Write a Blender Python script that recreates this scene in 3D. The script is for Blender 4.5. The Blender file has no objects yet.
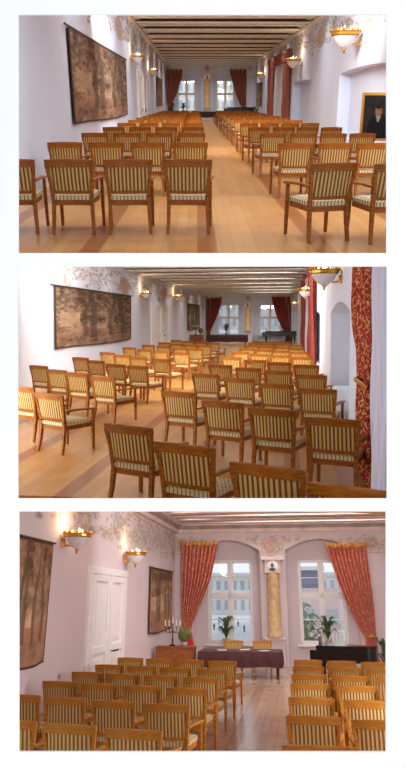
import bpy, bmesh, math, random
from mathutils import Vector, Matrix, noise
random.seed(7)
SC = bpy.context.scene
COL = SC.collection
R = math.radians

# ------------------------------------------------------------------ camera
F, CX, YP = 640.0, 203.0, 350.0          # focal length and principal point for a 406 x 768 picture
PITCH = math.atan((YP - 318) / F)
CAM = Vector((0, 0, 2.1))
c_r = Vector((1, 0, 0)); c_f = Vector((0, math.cos(PITCH), -math.sin(PITCH))); c_u = Vector((0, math.sin(PITCH), math.cos(PITCH)))
cd = bpy.data.cameras.new('camera'); cam = bpy.data.objects.new('camera', cd); COL.objects.link(cam)
cd.sensor_fit = 'VERTICAL'; cd.sensor_height = 36.0; cd.lens = F / 768 * 36.0
cd.shift_y = -(384 - YP) / 768.0
cd.clip_start = .05; cd.clip_end = 1500
cam.location = CAM; cam.rotation_euler = (R(90) - PITCH, 0, 0)
SC.camera = cam
SC.view_settings.view_transform = 'Standard'; SC.view_settings.look = 'None'
SC.view_settings.exposure = 0; SC.view_settings.gamma = 1; SC.view_settings.use_curve_mapping = False
SC.cycles.max_bounces = 6; SC.cycles.use_denoising = True

# ------------------------------------------------------------------ world: bright overcast sky
w = bpy.data.worlds.new('World'); SC.world = w; w.use_nodes = True
bg = w.node_tree.nodes['Background']; bg.inputs[0].default_value = (.97, .985, 1, 1); bg.inputs[1].default_value = 1.15

# ------------------------------------------------------------------ the three halls: each has its own level, its own axes
class Hall:
    def __init__(s, h, vx, H, word):
        s.H = H; s.word = word
        y = (c_r * (vx - CX) + c_f * F + c_u * (YP - h)).normalized()
        z = (c_u * F - c_f * (YP - h)).normalized()
        x = y.cross(z).normalized()
        s.rot = Matrix((x, y, z)).transposed()
        s.M = Matrix.Translation(CAM - z * H) @ s.rot.to_4x4()
        s.Mi = s.M.inverted(); s.planes = []
    def ray(s, px, py):
        return s.rot.transposed() @ (c_r * (px - CX) + c_f * F + c_u * (YP - py))
    def atz(s, px, py, z=0):
        d = s.ray(px, py); t = (z - s.H) / d.z; return Vector((d.x * t, d.y * t, z))
    def atx(s, px, py, x):
        d = s.ray(px, py); t = x / d.x; return Vector((x, d.y * t, s.H + d.z * t))
    def aty(s, px, py, y):
        d = s.ray(px, py); t = y / d.y; return Vector((d.x * t, y, s.H + d.z * t))
    def soffit(s, py, x, y):         # height of the sloping plane that divides two storeys
        n = s.rot.transposed() @ c_r.cross(c_f * F + c_u * (YP - py)); return s.H - (n.x * x + n.y * y) / n.z
    def clip(s, py, below):          # keep what lies below (or above) a dividing plane between two storeys
        n = c_r.cross(c_f * F + c_u * (YP - py)).normalized()
        s.planes.append((CAM.copy(), n if below else -n))   # the removed side is along n
UP = Hall(101, 197, 1.6, 'upper'); MID = Hall(318, 285, 2.1, 'middle'); LOW = Hall(600, 302, 2.2, 'lower')
UP.clip(258, False); MID.clip(262, True); MID.clip(502, False); LOW.clip(508, True)

def clip_obj(o, mw, hall, planes=None):
    bm = bmesh.new(); bm.from_mesh(o.data); inv = mw.inverted(); n3 = inv.to_3x3()
    for co, n in (hall.planes if planes is None else planes):
        bmesh.ops.bisect_plane(bm, geom=bm.verts[:] + bm.edges[:] + bm.faces[:], plane_co=inv @ co, plane_no=(n3 @ n).normalized(), clear_outer=True, clear_inner=False)
    bm.to_mesh(o.data); bm.free()

# ------------------------------------------------------------------ lamps: added fill lights, unseen, with no real source in the halls
def area(hall, loc, aim, sx, sy, power, c=(1, 1, 1)):
    l = bpy.data.lights.new('fill_light', 'AREA'); l.shape = 'RECTANGLE'; l.size = sx; l.size_y = sy; l.energy = power; l.color = c
    o = bpy.data.objects.new('fill_light', l); COL.objects.link(o)
    a = hall.M @ Vector(loc); b = hall.M @ Vector(aim)
    o.matrix_world = Matrix.Translation(a) @ (b - a).to_track_quat('-Z', 'Y').to_matrix().to_4x4()
    return o
# added fill lights hidden between the ceiling beams, above their undersides
def beam_fill(hall, x, ys, z, sx, power, c):
    for y in ys: area(hall, (x, y, z), (x, y, 0), sx, .8, power, c).data.spread = R(125)
UPC, MIC, LOC = (.95, .97, 1), (.97, .98, 1), (1, .95, .95)
LIGHTS = dict(upper=(135, UPC), middle=(120, MIC), lower=(150, LOC))
area(MID, (-5.9, 9.5, 1.5), (0, 12.5, .9), 4, 2, 190, MIC)       # added side fills, out of view near the front
area(LOW, (4.2, 8.5, 1.7), (-3, 11.5, 1.2), 3, 1.8, 320, LOC)
area(UP, (4.6, 9.5, 2.6), (-1, 13, .6), 3, 2, 120, UPC)
area(UP, (1, 20, 4.9), (1, 55, 5.2), 6, 1.2, 900, UPC)  # added forward fills that brighten the beams and the back wall
area(MID, (-3, 17, 3.9), (-3, 50, 4.4), 7, .7, 800, MIC)
area(LOW, (0, 14.7, 4.5), (0, 25, 4.2), 6, .5, 260, LOC)

# ------------------------------------------------------------------ materials
def lin(c):
    return tuple(((v / 255) / 12.92 if v / 255 <= .04045 else ((v / 255 + .055) / 1.055) ** 2.4) for v in c) + (1,)
def mat(name, c, rough=.6, metal=0, vary=0.0, scale=8, bump=0, spec=.5):
    m = bpy.data.materials.new(name); m.use_nodes = True; nt = m.node_tree; b = nt.nodes['Principled BSDF']
    b.inputs['Roughness'].default_value = rough; b.inputs['Metallic'].default_value = metal; b.inputs['Specular IOR Level'].default_value = spec
    b.inputs['Base Color'].default_value = lin(c)
    if vary or bump:
        tc = nt.nodes.new('ShaderNodeTexCoord'); n = nt.nodes.new('ShaderNodeTexNoise'); n.inputs['Scale'].default_value = scale; n.inputs['Detail'].default_value = 4
        nt.links.new(tc.outputs['Object'], n.inputs['Vector'])
        r = nt.nodes.new('ShaderNodeValToRGB'); r.color_ramp.elements[0].position = .3; r.color_ramp.elements[1].position = .7
        r.color_ramp.elements[0].color = lin([max(0, v * (1 - vary)) for v in c]); r.color_ramp.elements[1].color = lin([min(255, v * (1 + vary)) for v in c])
        nt.links.new(n.outputs['Fac'], r.inputs[0]); nt.links.new(r.outputs[0], b.inputs['Base Color'])
        if bump:
            bp = nt.nodes.new('ShaderNodeBump'); bp.inputs['Strength'].default_value = bump; nt.links.new(n.outputs['Fac'], bp.inputs['Height']); nt.links.new(bp.outputs[0], b.inputs['Normal'])
    return m
def emit(name, c, k):
    m = mat(name, c); b = m.node_tree.nodes['Principled BSDF']; b.inputs['Emission Color'].default_value = lin(c); b.inputs['Emission Strength'].default_value = k; return m
def wood(name, a, b_, rough=.42):
    m = mat(name, a, rough, spec=.25); nt = m.node_tree; b = nt.nodes['Principled BSDF']
    tc = nt.nodes.new('ShaderNodeTexCoord'); mp = nt.nodes.new('ShaderNodeMapping'); mp.inputs['Scale'].default_value = (3, 3, 14)
    n = nt.nodes.new('ShaderNodeTexNoise'); n.inputs['Scale'].default_value = 3; n.inputs['Detail'].default_value = 3
    r = nt.nodes.new('ShaderNodeValToRGB'); r.color_ramp.elements[0].position = .35; r.color_ramp.elements[1].position = .65
    r.color_ramp.elements[0].color = lin(a); r.color_ramp.elements[1].color = lin(b_)
    L = nt.links.new; L(tc.outputs['Object'], mp.inputs[0]); L(mp.outputs[0], n.inputs[0]); L(n.outputs['Fac'], r.inputs[0]); L(r.outputs[0], b.inputs['Base Color'])
    return m
def stripes(name, light, dark, period=.047, duty=.47, axis=0, zig=0.0):
    m = mat(name, light, .8); nt = m.node_tree; b = nt.nodes['Principled BSDF']; L = nt.links.new
    tc = nt.nodes.new('ShaderNodeTexCoord'); sx = nt.nodes.new('ShaderNodeSeparateXYZ'); L(tc.outputs['Object'], sx.inputs[0])
    def mth(op, a, b2=None):
        n = nt.nodes.new('ShaderNodeMath'); n.operation = op
        for i, v in enumerate((a, b2)):
            if v is None: continue
            if hasattr(v, 'is_linked') or hasattr(v, 'links'): L(v, n.inputs[i])
            else: n.inputs[i].default_value = v
        return n.outputs[0]
    v = sx.outputs[axis]
    if zig:
        zz = mth('SINE', mth('MULTIPLY', sx.outputs[1], 90)); v = mth('ADD', v, mth('MULTIPLY', zz, zig))
    f = mth('FRACT', mth('DIVIDE', mth('ADD', v, 10.0), period))
    g = mth('GREATER_THAN', f, duty)
    mx = nt.nodes.new('ShaderNodeMix'); mx.data_type = 'RGBA'; L(g, mx.inputs[0]); mx.inputs[6].default_value = lin(dark); mx.inputs[7].default_value = lin(light)
    n = nt.nodes.new('ShaderNodeTexNoise'); n.inputs['Scale'].default_value = 60; L(tc.outputs['Object'], n.inputs[0])
    m2 = nt.nodes.new('ShaderNodeMix'); m2.data_type = 'RGBA'; m2.blend_type = 'MULTIPLY'; m2.inputs[0].default_value = .35
    L(mx.outputs[2], m2.inputs[6]); L(n.outputs['Fac'], m2.inputs[7]); L(m2.outputs[2], b.inputs['Base Color'])
    return m
def floor_mat(name, a, b_, strip, rough):
    m = mat(name, a, rough); nt = m.node_tree; b = nt.nodes['Principled BSDF']; L = nt.links.new
    tc = nt.nodes.new('ShaderNodeTexCoord'); mp = nt.nodes.new('ShaderNodeMapping'); L(tc.outputs['Object'], mp.inputs[0])
    br = nt.nodes.new('ShaderNodeTexBrick'); L(mp.outputs[0], br.inputs[0]); br.inputs['Scale'].default_value = 1.0
    mp.inputs['Rotation'].default_value = (0, 0, math.pi / 2); br.inputs['Brick Width'].default_value = 2.4; br.inputs['Row Height'].default_value = .14; br.inputs['Mortar Size'].default_value = .003
    br.inputs['Color1'].default_value = lin(a); br.inputs['Color2'].default_value = lin(b_); br.inputs['Mortar'].default_value = lin([v * .86 for v in b_])
    sx = nt.nodes.new('ShaderNodeSeparateXYZ'); L(tc.outputs['Object'], sx.inputs[0])
    def mth(op, x, y=None):
        n = nt.nodes.new('ShaderNodeMath'); n.operation = op
        L(x, n.inputs[0])
        if y is not None: n.inputs[1].default_value = y
        return n.outputs[0]
    f = mth('FRACT', mth('DIVIDE', mth('ADD', sx.outputs[0], 40.5 * 1.0 + .0), 1.35)); g = mth('LESS_THAN', f, .17)
    n = nt.nodes.new('ShaderNodeTexNoise'); n.inputs['Scale'].default_value = 2.2; n.inputs['Detail'].default_value = 5; L(mp.outputs[0], n.inputs[0])
    mx = nt.nodes.new('ShaderNodeMix'); mx.data_type = 'RGBA'; L(g, mx.inputs[0]); L(br.outputs[0], mx.inputs[6]); mx.inputs[7].default_value = lin(strip)
    m2 = nt.nodes.new('ShaderNodeMix'); m2.data_type = 'RGBA'; m2.blend_type = 'OVERLAY'; m2.inputs[0].default_value = .25; L(mx.outputs[2], m2.inputs[6]); L(n.outputs['Fac'], m2.inputs[7])
    L(m2.outputs[2], b.inputs['Base Color']); return m
def vcol(name, rough=.85):
    m = mat(name, (200, 200, 200), rough, spec=.2); nt = m.node_tree; a = nt.nodes.new('ShaderNodeVertexColor'); a.layer_name = 'Col'
    nt.links.new(a.outputs[0], nt.nodes['Principled BSDF'].inputs['Base Color']); return m
def brocade(name, base, gold, scale=7, thr=.5):
    m = mat(name, base, .8, spec=.2); nt = m.node_tree; b = nt.nodes['Principled BSDF']; L = nt.links.new
    tc = nt.nodes.new('ShaderNodeTexCoord'); v = nt.nodes.new('ShaderNodeTexNoise'); v.inputs['Scale'].default_value = scale; v.inputs['Detail'].default_value = 2; v.inputs['Distortion'].default_value = 1.2
    L(tc.outputs['Object'], v.inputs['Vector']); r = nt.nodes.new('ShaderNodeValToRGB'); r.color_ramp.elements[0].position = thr; r.color_ramp.elements[1].position = thr + .05
    r.color_ramp.elements[0].color = lin(base); r.color_ramp.elements[1].color = lin(gold); L(v.outputs['Fac'], r.inputs[0]); L(r.outputs[0], b.inputs['Base Color']); return m
def glass_mat():
    m = bpy.data.materials.new('window_glass'); m.use_nodes = True; nt = m.node_tree; nt.nodes.clear()
    o = nt.nodes.new('ShaderNodeOutputMaterial'); t = nt.nodes.new('ShaderNodeBsdfTransparent'); t.inputs[0].default_value = (.93, .96, .98, 1)
    g = nt.nodes.new('ShaderNodeBsdfGlossy'); g.inputs['Roughness'].default_value = .02; mx = nt.nodes.new('ShaderNodeMixShader'); mx.inputs[0].default_value = .06
    nt.links.new(t.outputs[0], mx.inputs[1]); nt.links.new(g.outputs[0], mx.inputs[2]); nt.links.new(mx.outputs[0], o.inputs[0]); return m
GLASS = glass_mat()
WHITE = mat('white_paint', (236, 234, 232), .5, vary=.01, scale=3)
PAGE = mat('white_front_plaster', (252, 252, 252), .9, vary=.002, scale=2)
GOLD = mat('gilt_brass', (205, 150, 60), .3, .9)
BOWL = mat('alabaster_bowl', (225, 215, 215), .4, vary=.05, scale=20)
FLAME = emit('lamp_flame', (255, 215, 140), 14)
BLACK = mat('black_lacquer', (14, 14, 16), .15)
IVORY = mat('piano_keys_ivory', (235, 230, 215), .4)
LEAF = mat('plant_leaf', (62, 84, 48), .6, vary=.3, scale=9)
PINE = mat('topiary_moss', (92, 96, 50), .9, vary=.3, scale=30)
POT = mat('pale_ceramic_pot', (190, 175, 160), .5, vary=.05)
PAPER = mat('paper', (240, 238, 232), .7)
VC = vcol('woven_picture'); VCO = vcol('oil_paint', .35)
IRON = mat('dark_iron', (52, 42, 34), .5, .4)
PALETTE = dict(
    upper=dict(wall=(214, 221, 238), wood=((128, 70, 18), (166, 98, 32)), lt=(224, 186, 112), dk=(124, 78, 34), seat=(240, 224, 184), seatd=(160, 120, 66), fa=(206, 152, 92), fb=(192, 136, 78), fs=(160, 98, 50), fr=.3,
               ceil=(104, 78, 56), beam=(236, 228, 214), cur=(156, 92, 76), curg=(170, 104, 84), sheer=(220, 222, 232), tap=(1.08, 1.1, 1.14)),
    middle=dict(wall=(218, 223, 234), wood=((130, 72, 16), (168, 100, 28)), lt=(228, 188, 108), dk=(124, 76, 28), seat=(240, 220, 170), seatd=(160, 118, 60), fa=(192, 138, 74), fb=(176, 120, 60), fs=(146, 86, 40), fr=.32,
               ceil=(116, 106, 90), beam=(228, 224, 214), cur=(150, 30, 34), curg=(206, 160, 84), sheer=(225, 222, 240), tap=(1.05, 1.08, 1.1)),
    lower=dict(wall=(214, 200, 202), wood=((166, 104, 34), (192, 130, 52)), lt=(232, 196, 126), dk=(146, 94, 42), seat=(236, 216, 170), seatd=(168, 124, 70), fa=(174, 144, 122), fb=(166, 135, 112), fs=(152, 120, 98), fr=.2,
               ceil=(170, 134, 118), beam=(222, 200, 190), cur=(206, 106, 86), curg=(232, 178, 146), sheer=(230, 190, 175), tap=(1.3, 1.3, 1.3)))
MT = {}
for k, p in PALETTE.items():
    MT[k] = dict(wall=mat('wall_plaster_' + k, p['wall'], .9, vary=.015, scale=.8, bump=.03), wood=wood('armchair_wood_' + k, *p['wood']),
                 back=stripes('striped_upholstery_' + k, p['lt'], p['dk']), seat=stripes('wavy_seat_fabric_' + k, p['seat'], p['seatd'], .047, .28, 0, .014),
                 floor=floor_mat('parquet_' + k, p['fa'], p['fb'], p['fs'], p['fr']), ceil=mat('ceiling_boards_' + k, p['ceil'], .8, vary=.15, scale=2),
                 beam=mat('painted_beam_' + k, p['beam'], .8, vary=.06, scale=3), bedge=mat('beam_brown_line_' + k, [v * .72 for v in p['beam']], .8, vary=.1, scale=3),
                 cur=brocade('brocade_' + k, p['cur'], p['curg'], 18 if k == 'middle' else 14, .54 if k == 'middle' else .54), sheer=mat('sheer_' + k, p['sheer'], .9),
                 gold=brocade('valance_' + k, (196, 140, 70), (214, 160, 90), 20), cor=mat('cornice_plaster_' + k, [v * .9 for v in p['wall']], .8, vary=.03),
                 stone=mat('marbled_column_' + k, (206, 172, 124), .5, vary=.1, scale=5),
                 rose=mat('painted_rose_' + k, (206, 158, 154), .9, vary=.1), sage=mat('painted_sage_' + k, (178, 180, 164), .9, vary=.1),
                 band=mat('painted_band_' + k, [min(255, v * f_) for v, f_ in zip(p['wall'], (1.02, 1.0, .94))], .9, vary=.03), ochre=mat('painted_ochre_' + k, (206, 188, 156), .9, vary=.1), grey=mat('painted_grey_' + k, (184, 176, 170), .9, vary=.1))

# ------------------------------------------------------------------ mesh builder
class G:
    def __init__(s): s.v = []; s.f = []; s.m = []; s.c = []; s.mi = 0
    def add(s, vs, fs):
        n = len(s.v); s.v += [tuple(v) for v in vs]; s.f += [tuple(i + n for i in f) for f in fs]; s.m += [s.mi] * len(fs); return s
    def box(s, x0, x1, y0, y1, z0, z1):
        return s.add([(x0, y0, z0), (x1, y0, z0), (x1, y1, z0), (x0, y1, z0), (x0, y0, z1), (x1, y0, z1), (x1, y1, z1), (x0, y1, z1)],
                     [(3, 2, 1, 0), (4, 5, 6, 7), (0, 1, 5, 4), (1, 2, 6, 5), (2, 3, 7, 6), (3, 0, 4, 7)])
    def path(s, pts, wx, wy, n=4, up=None):       # bar through pts with a rectangular (n=4) or round section; wx, wy: half sizes, or lists
        pts = [Vector(p) for p in pts]; vs = []; K = len(pts)
        wx = wx if isinstance(wx, (list, tuple)) else [wx] * K; wy = wy if isinstance(wy, (list, tuple)) else [wy] * K
        for i, p in enumerate(pts):
            t = (pts[min(i + 1, K - 1)] - pts[max(i - 1, 0)]).normalized()
            u = Vector(up) if up else (Vector((1, 0, 0)) if abs(t.x) < .8 else Vector((0, 1, 0)))
            a = (u - t * u.dot(t)).normalized(); b = t.cross(a)
            for k in range(n):
                an = 2 * math.pi * (k + .5) / n; q = 1.414 if n == 4 else 1
                vs.append(p + a * math.cos(an) * wx[i] * q + b * math.sin(an) * wy[i] * q)
        fs = [tuple(i * n + j for j in range(n))[::-1], tuple((K - 1) * n + j for j in range(n))]
        for i in range(K - 1):
            for j in range(n): fs.append((i * n + j, i * n + (j + 1) % n, (i + 1) * n + (j + 1) % n, (i + 1) * n + j))
        return s.add(vs, fs)
    def lathe(s, prof, c=(0, 0, 0), n=20, a0=0, a1=2 * math.pi):
        full = abs(a1 - a0 - 2 * math.pi) < 1e-6; K = n if full else n + 1; vs = []
        for r, z in prof:
            for k in range(K):
                a = a0 + (a1 - a0) * k / n; vs.append((c[0] + r * math.cos(a), c[1] + r * math.sin(a), c[2] + z))
        fs = []
        for i in range(len(prof) - 1):
            for k in range(n if full else n): fs.append((i * K + k, i * K + (k + 1) % K, (i + 1) * K + (k + 1) % K, (i + 1) * K + k))
        return s.add(vs, fs)
    def ball(s, c, r, n=12, sq=(1, 1, 1)):
        vs = []; fs = []
        for i in range(n // 2 + 1):
            t = math.pi * i / (n // 2)
            for k in range(n):
                a = 2 * math.pi * k / n; vs.append((c[0] + r * sq[0] * math.sin(t) * math.cos(a), c[1] + r * sq[1] * math.sin(t) * math.sin(a), c[2] + r * sq[2] * math.cos(t)))
        for i in range(n // 2):
            for k in range(n): fs.append((i * n + k, (i + 1) * n + k, (i + 1) * n + (k + 1) % n, i * n + (k + 1) % n))
        return s.add(vs, fs)
    def prism(s, outline, z0, z1):                # outline in x, y
        n = len(outline); vs = [(x, y, z0) for x, y in outline] + [(x, y, z1) for x, y in outline]
        return s.add(vs, [tuple(range(n))[::-1], tuple(range(n, 2 * n))] + [(i, (i + 1) % n, n + (i + 1) % n, n + i) for i in range(n)])
    def grid(s, fn, nu, nv):
        vs = [fn(i / nu, j / nv) for j in range(nv + 1) for i in range(nu + 1)]
        return s.add(vs, [(j * (nu + 1) + i, j * (nu + 1) + i + 1, (j + 1) * (nu + 1) + i + 1, (j + 1) * (nu + 1) + i) for j in range(nv) for i in range(nu)])
    def obj(s, name, mats, parent=None, hall=None, mw=None, smooth=False, bevel=0, solid=0, clip=False, colors=None):
        me = bpy.data.meshes.new(name); me.from_pydata(s.v, [], s.f)
        for m in (mats if isinstance(mats, (list, tuple)) else [mats]): me.materials.append(m)
        me.polygons.foreach_set('material_index', s.m)
        bm = bmesh.new(); bm.from_mesh(me)
        bmesh.ops.remove_doubles(bm, verts=bm.verts, dist=1e-5) if not colors else None
        bmesh.ops.recalc_face_normals(bm, faces=bm.faces)
        if bevel: bmesh.ops.bevel(bm, geom=bm.edges[:], offset=bevel, segments=1, affect='EDGES', clamp_overlap=True)
        if smooth:
            for f in bm.faces: f.smooth = True
        bm.to_mesh(me); bm.free()
        if colors:
            a = me.color_attributes.new('Col', 'FLOAT_COLOR', 'POINT')
            for i, c in enumerate(colors): a.data[i].color = c
        o = bpy.data.objects.new(name, me); COL.objects.link(o)
        if parent: o.parent = parent
        else: o.matrix_world = mw if mw is not None else hall.M
        if clip: clip_obj(o, mw if mw is not None else hall.M, hall)
        if solid: md = o.modifiers.new('thickness', 'SOLIDIFY'); md.thickness = solid
        return o
def struct(o): o['kind'] = 'structure'; return o
def tag(o, label, cat, group=None):
    o['label'] = label; o['category'] = cat
    if group: o['group'] = group
    return o
def thing(name, hall, loc, rz, label, cat, group=None):
    o = bpy.data.objects.new(name, None); COL.objects.link(o); o.empty_display_size = .2
    o.matrix_world = hall.M @ Matrix.Translation(loc) @ Matrix.Rotation(rz, 4, 'Z')
    return tag(o, label, cat, group)

# ------------------------------------------------------------------ white front wall with the three openings, four metres off
D = 4.0
def front(px, py, d): return CAM + c_r * ((px - CX) / F * d) + c_f * d + c_u * ((YP - py) / F * d)
OPEN = [(18.5, 386.5, 14.5, 253), (18, 387, 266.5, 498.5), (19, 386, 511.5, 752)]
g = G(); xs = [-300, 18.5, 386.5, 700]; ys = [-260]
for a, b, c, d in OPEN: ys += [c, d]
ys.append(1050)
for j in range(len(ys) - 1):
    cols = [(xs[0], xs[3])] if j % 2 == 0 else [(xs[0], OPEN[j // 2][0]), (OPEN[j // 2][1], xs[3])]
    for x0, x1 in cols:
        vs = []
        for d in (0, .012):
            for px, py in ((x0, ys[j]), (x1, ys[j]), (x1, ys[j + 1]), (x0, ys[j + 1])): vs.append(front(px, py, D) + c_f * d)
        g.add(vs, [(0, 1, 2, 3), (7, 6, 5, 4), (0, 4, 5, 1), (1, 5, 6, 2), (2, 6, 7, 3), (3, 7, 4, 0)])
struct(g.obj('wall_front', PAGE, mw=Matrix.Identity(4)))

# ------------------------------------------------------------------ shell
cnt = dict(window=0, door=0, trim=0)
def nm(k): cnt[k] += 1; return f'{k}_{cnt[k]}'
def holed(fn, u0, u1, v0, v1, holes, dep, back):
    """wall face with (arched) openings; fn(u, v, d) -> point, d into the wall"""
    g = G(); N = 14
    def quad(a, b, c, d_, d=0): g.add([fn(a, c, d), fn(b, c, d), fn(b, d_, d), fn(a, d_, d)], [(0, 1, 2, 3)])
    cur = u0
    for (a, b, c, d_, rise) in sorted(holes):
        quad(cur, a, v0, v1); cur = b
        quad(a, b, v0, c)
        top = lambda t: d_ + rise * (1 - (2 * t - 1) ** 2)
        for i in range(N):
            t0, t1 = i / N, (i + 1) / N; x0 = a + (b - a) * t0; x1 = a + (b - a) * t1
            g.add([fn(x0, top(t0), 0), fn(x1, top(t1), 0), fn(x1, v1, 0), fn(x0, v1, 0)], [(0, 1, 2, 3)])
            g.add([fn(x0, top(t0), 0), fn(x1, top(t1), 0), fn(x1, top(t1), dep), fn(x0, top(t0), dep)], [(0, 1, 2, 3)])
            if back: g.add([fn(x0, c, dep), fn(x1, c, dep), fn(x1, top(t1), dep), fn(x0, top(t0), dep)], [(0, 1, 2, 3)])
        g.add([fn(a, c, 0), fn(a, c, dep), fn(a, d_, dep), fn(a, d_, 0)], [(0, 1, 2, 3)])
        g.add([fn(b, c, 0), fn(b, c, dep), fn(b, d_, dep), fn(b, d_, 0)], [(0, 1, 2, 3)])
        g.add([fn(a, c, 0), fn(b, c, 0), fn(b, c, dep), fn(a, c, dep)], [(0, 1, 2, 3)])
    quad(cur, u1, v0, v1)
    return g
def shell(h, XL, XR, Y0, YB, CZ, yl, yr, yc, back_rec, left_holes=(), right_holes=(), pitch=3.2, ysplit=0, lid=None, every=2):
    m = MT[h.word]; h.XL, h.XR, h.YB, h.CZ = XL, XR, YB, CZ
    # floor
    g = G(); g.box(XL - .3, XR + .8, Y0, YB + .8, -.06, 0); struct(g.obj('floor', m['floor'], hall=h))
    # side walls
    for side, ys_, X_, sg, holes, dep in (('left', yl, XL, -1, left_holes, .12), ('right', yr, XR, 1, right_holes, .45)):
        for a, b, cl in ((ys_, ysplit, True), (ysplit, YB, False)):
            if b - a < .5: continue
            hs = [q_ for q_ in holes if a <= (q_[0] + q_[1]) / 2 < b]; hs = [(max(a + .01, q_[0]), min(b - .01, q_[1])) + tuple(q_[2:]) for q_ in hs]
            g = holed(lambda u, v, d: (X_ + sg * d, u, v), a, b, 0, CZ, hs, dep, True); struct(g.obj('wall_' + side, m['wall'], hall=h, clip=cl))
    # back wall: two arched window bays, then the thinner wall with the windows
    g = holed(lambda u, v, d: (u, YB + d, v), XL, XR, 0, CZ, back_rec, .6, False); struct(g.obj('wall_back', m['wall'], hall=h))
    # ceiling and beams
    g = G(); g.box(XL - .2, XR + .3, yc, YB + .1, CZ, CZ + .1); struct(g.obj('ceiling', m['ceil'], hall=h))
    if lid:       # added unseen lid blocking sky light, from the front wall to the hall's own ceiling
        g = G(); zz = lambda x, y: h.soffit(lid, x, y)
        for y0_, y1_ in ((4.4, yc),):
            vs = [(x, y, zz(x, y)) for x, y in ((XL - .3, y0_), (XR + .6, y0_), (XR + .6, y1_), (XL - .3, y1_))]
            g.add(vs + [(x, y, z + .015) for x, y, z in vs], [(0, 1, 2, 3), (7, 6, 5, 4), (0, 4, 5, 1), (1, 5, 6, 2), (2, 6, 7, 3), (3, 7, 4, 0)])
        g.add([(XL - .3, yc, zz(XL - .3, yc)), (XR + .6, yc, zz(XR + .6, yc)), (XR + .6, yc, CZ + .1), (XL - .3, yc, CZ + .1)], [(0, 1, 2, 3)]); struct(g.obj('ceiling', m['wall'], hall=h))  # added fascia closing the gap above the lid against sky light
    y = YB - pitch; ys = []
    while y > yc + 1: ys.append(y); y -= pitch * every
    beam_fill(h, (XL + XR) / 2, ys, CZ - .05, XR - XL - 1.2, *LIGHTS[h.word])
    y = YB - .5 * pitch
    while y > yc + 1:
        g = G(); g.mi = 2; g.box(XL, XR, y - pitch * .2, y + pitch * .2, CZ - .26, CZ); g.mi = 0; g.box(XL, XR, y - pitch * .26, y - pitch * .05, CZ - .30, CZ - .261); g.box(XL, XR, y + pitch * .05, y + pitch * .26, CZ - .30, CZ - .261)
        g.mi = 1; g.box(XL, XR, y - pitch * .27, y + pitch * .27, CZ - .06, CZ - .001)
        struct(g.obj(nm('trim'), [m['beam'], m['bedge'], m['ceil']], hall=h)); y -= pitch
def cornice(h, pieces, ylo, prof):
    """stepped moulding along left, right and back walls; prof: list of (out, z0, z1, material key)"""
    m = MT[h.word]
    for side in pieces:
        g = G(); mats = []
        for i, (o, z0, z1, k) in enumerate(prof):
            g.mi = i; mats.append(m[k])
            if side == 'l': g.box(h.XL, h.XL + o, ylo, h.YB, h.CZ - z0, h.CZ - z1)
            if side == 'r': g.box(h.XR - o, h.XR, ylo, h.YB, h.CZ - z0, h.CZ - z1)
            if side == 'b': g.box(h.XL, h.XR, h.YB - o, h.YB, h.CZ - z0, h.CZ - z1)
        struct(g.obj(nm('trim'), mats, hall=h))
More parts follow.
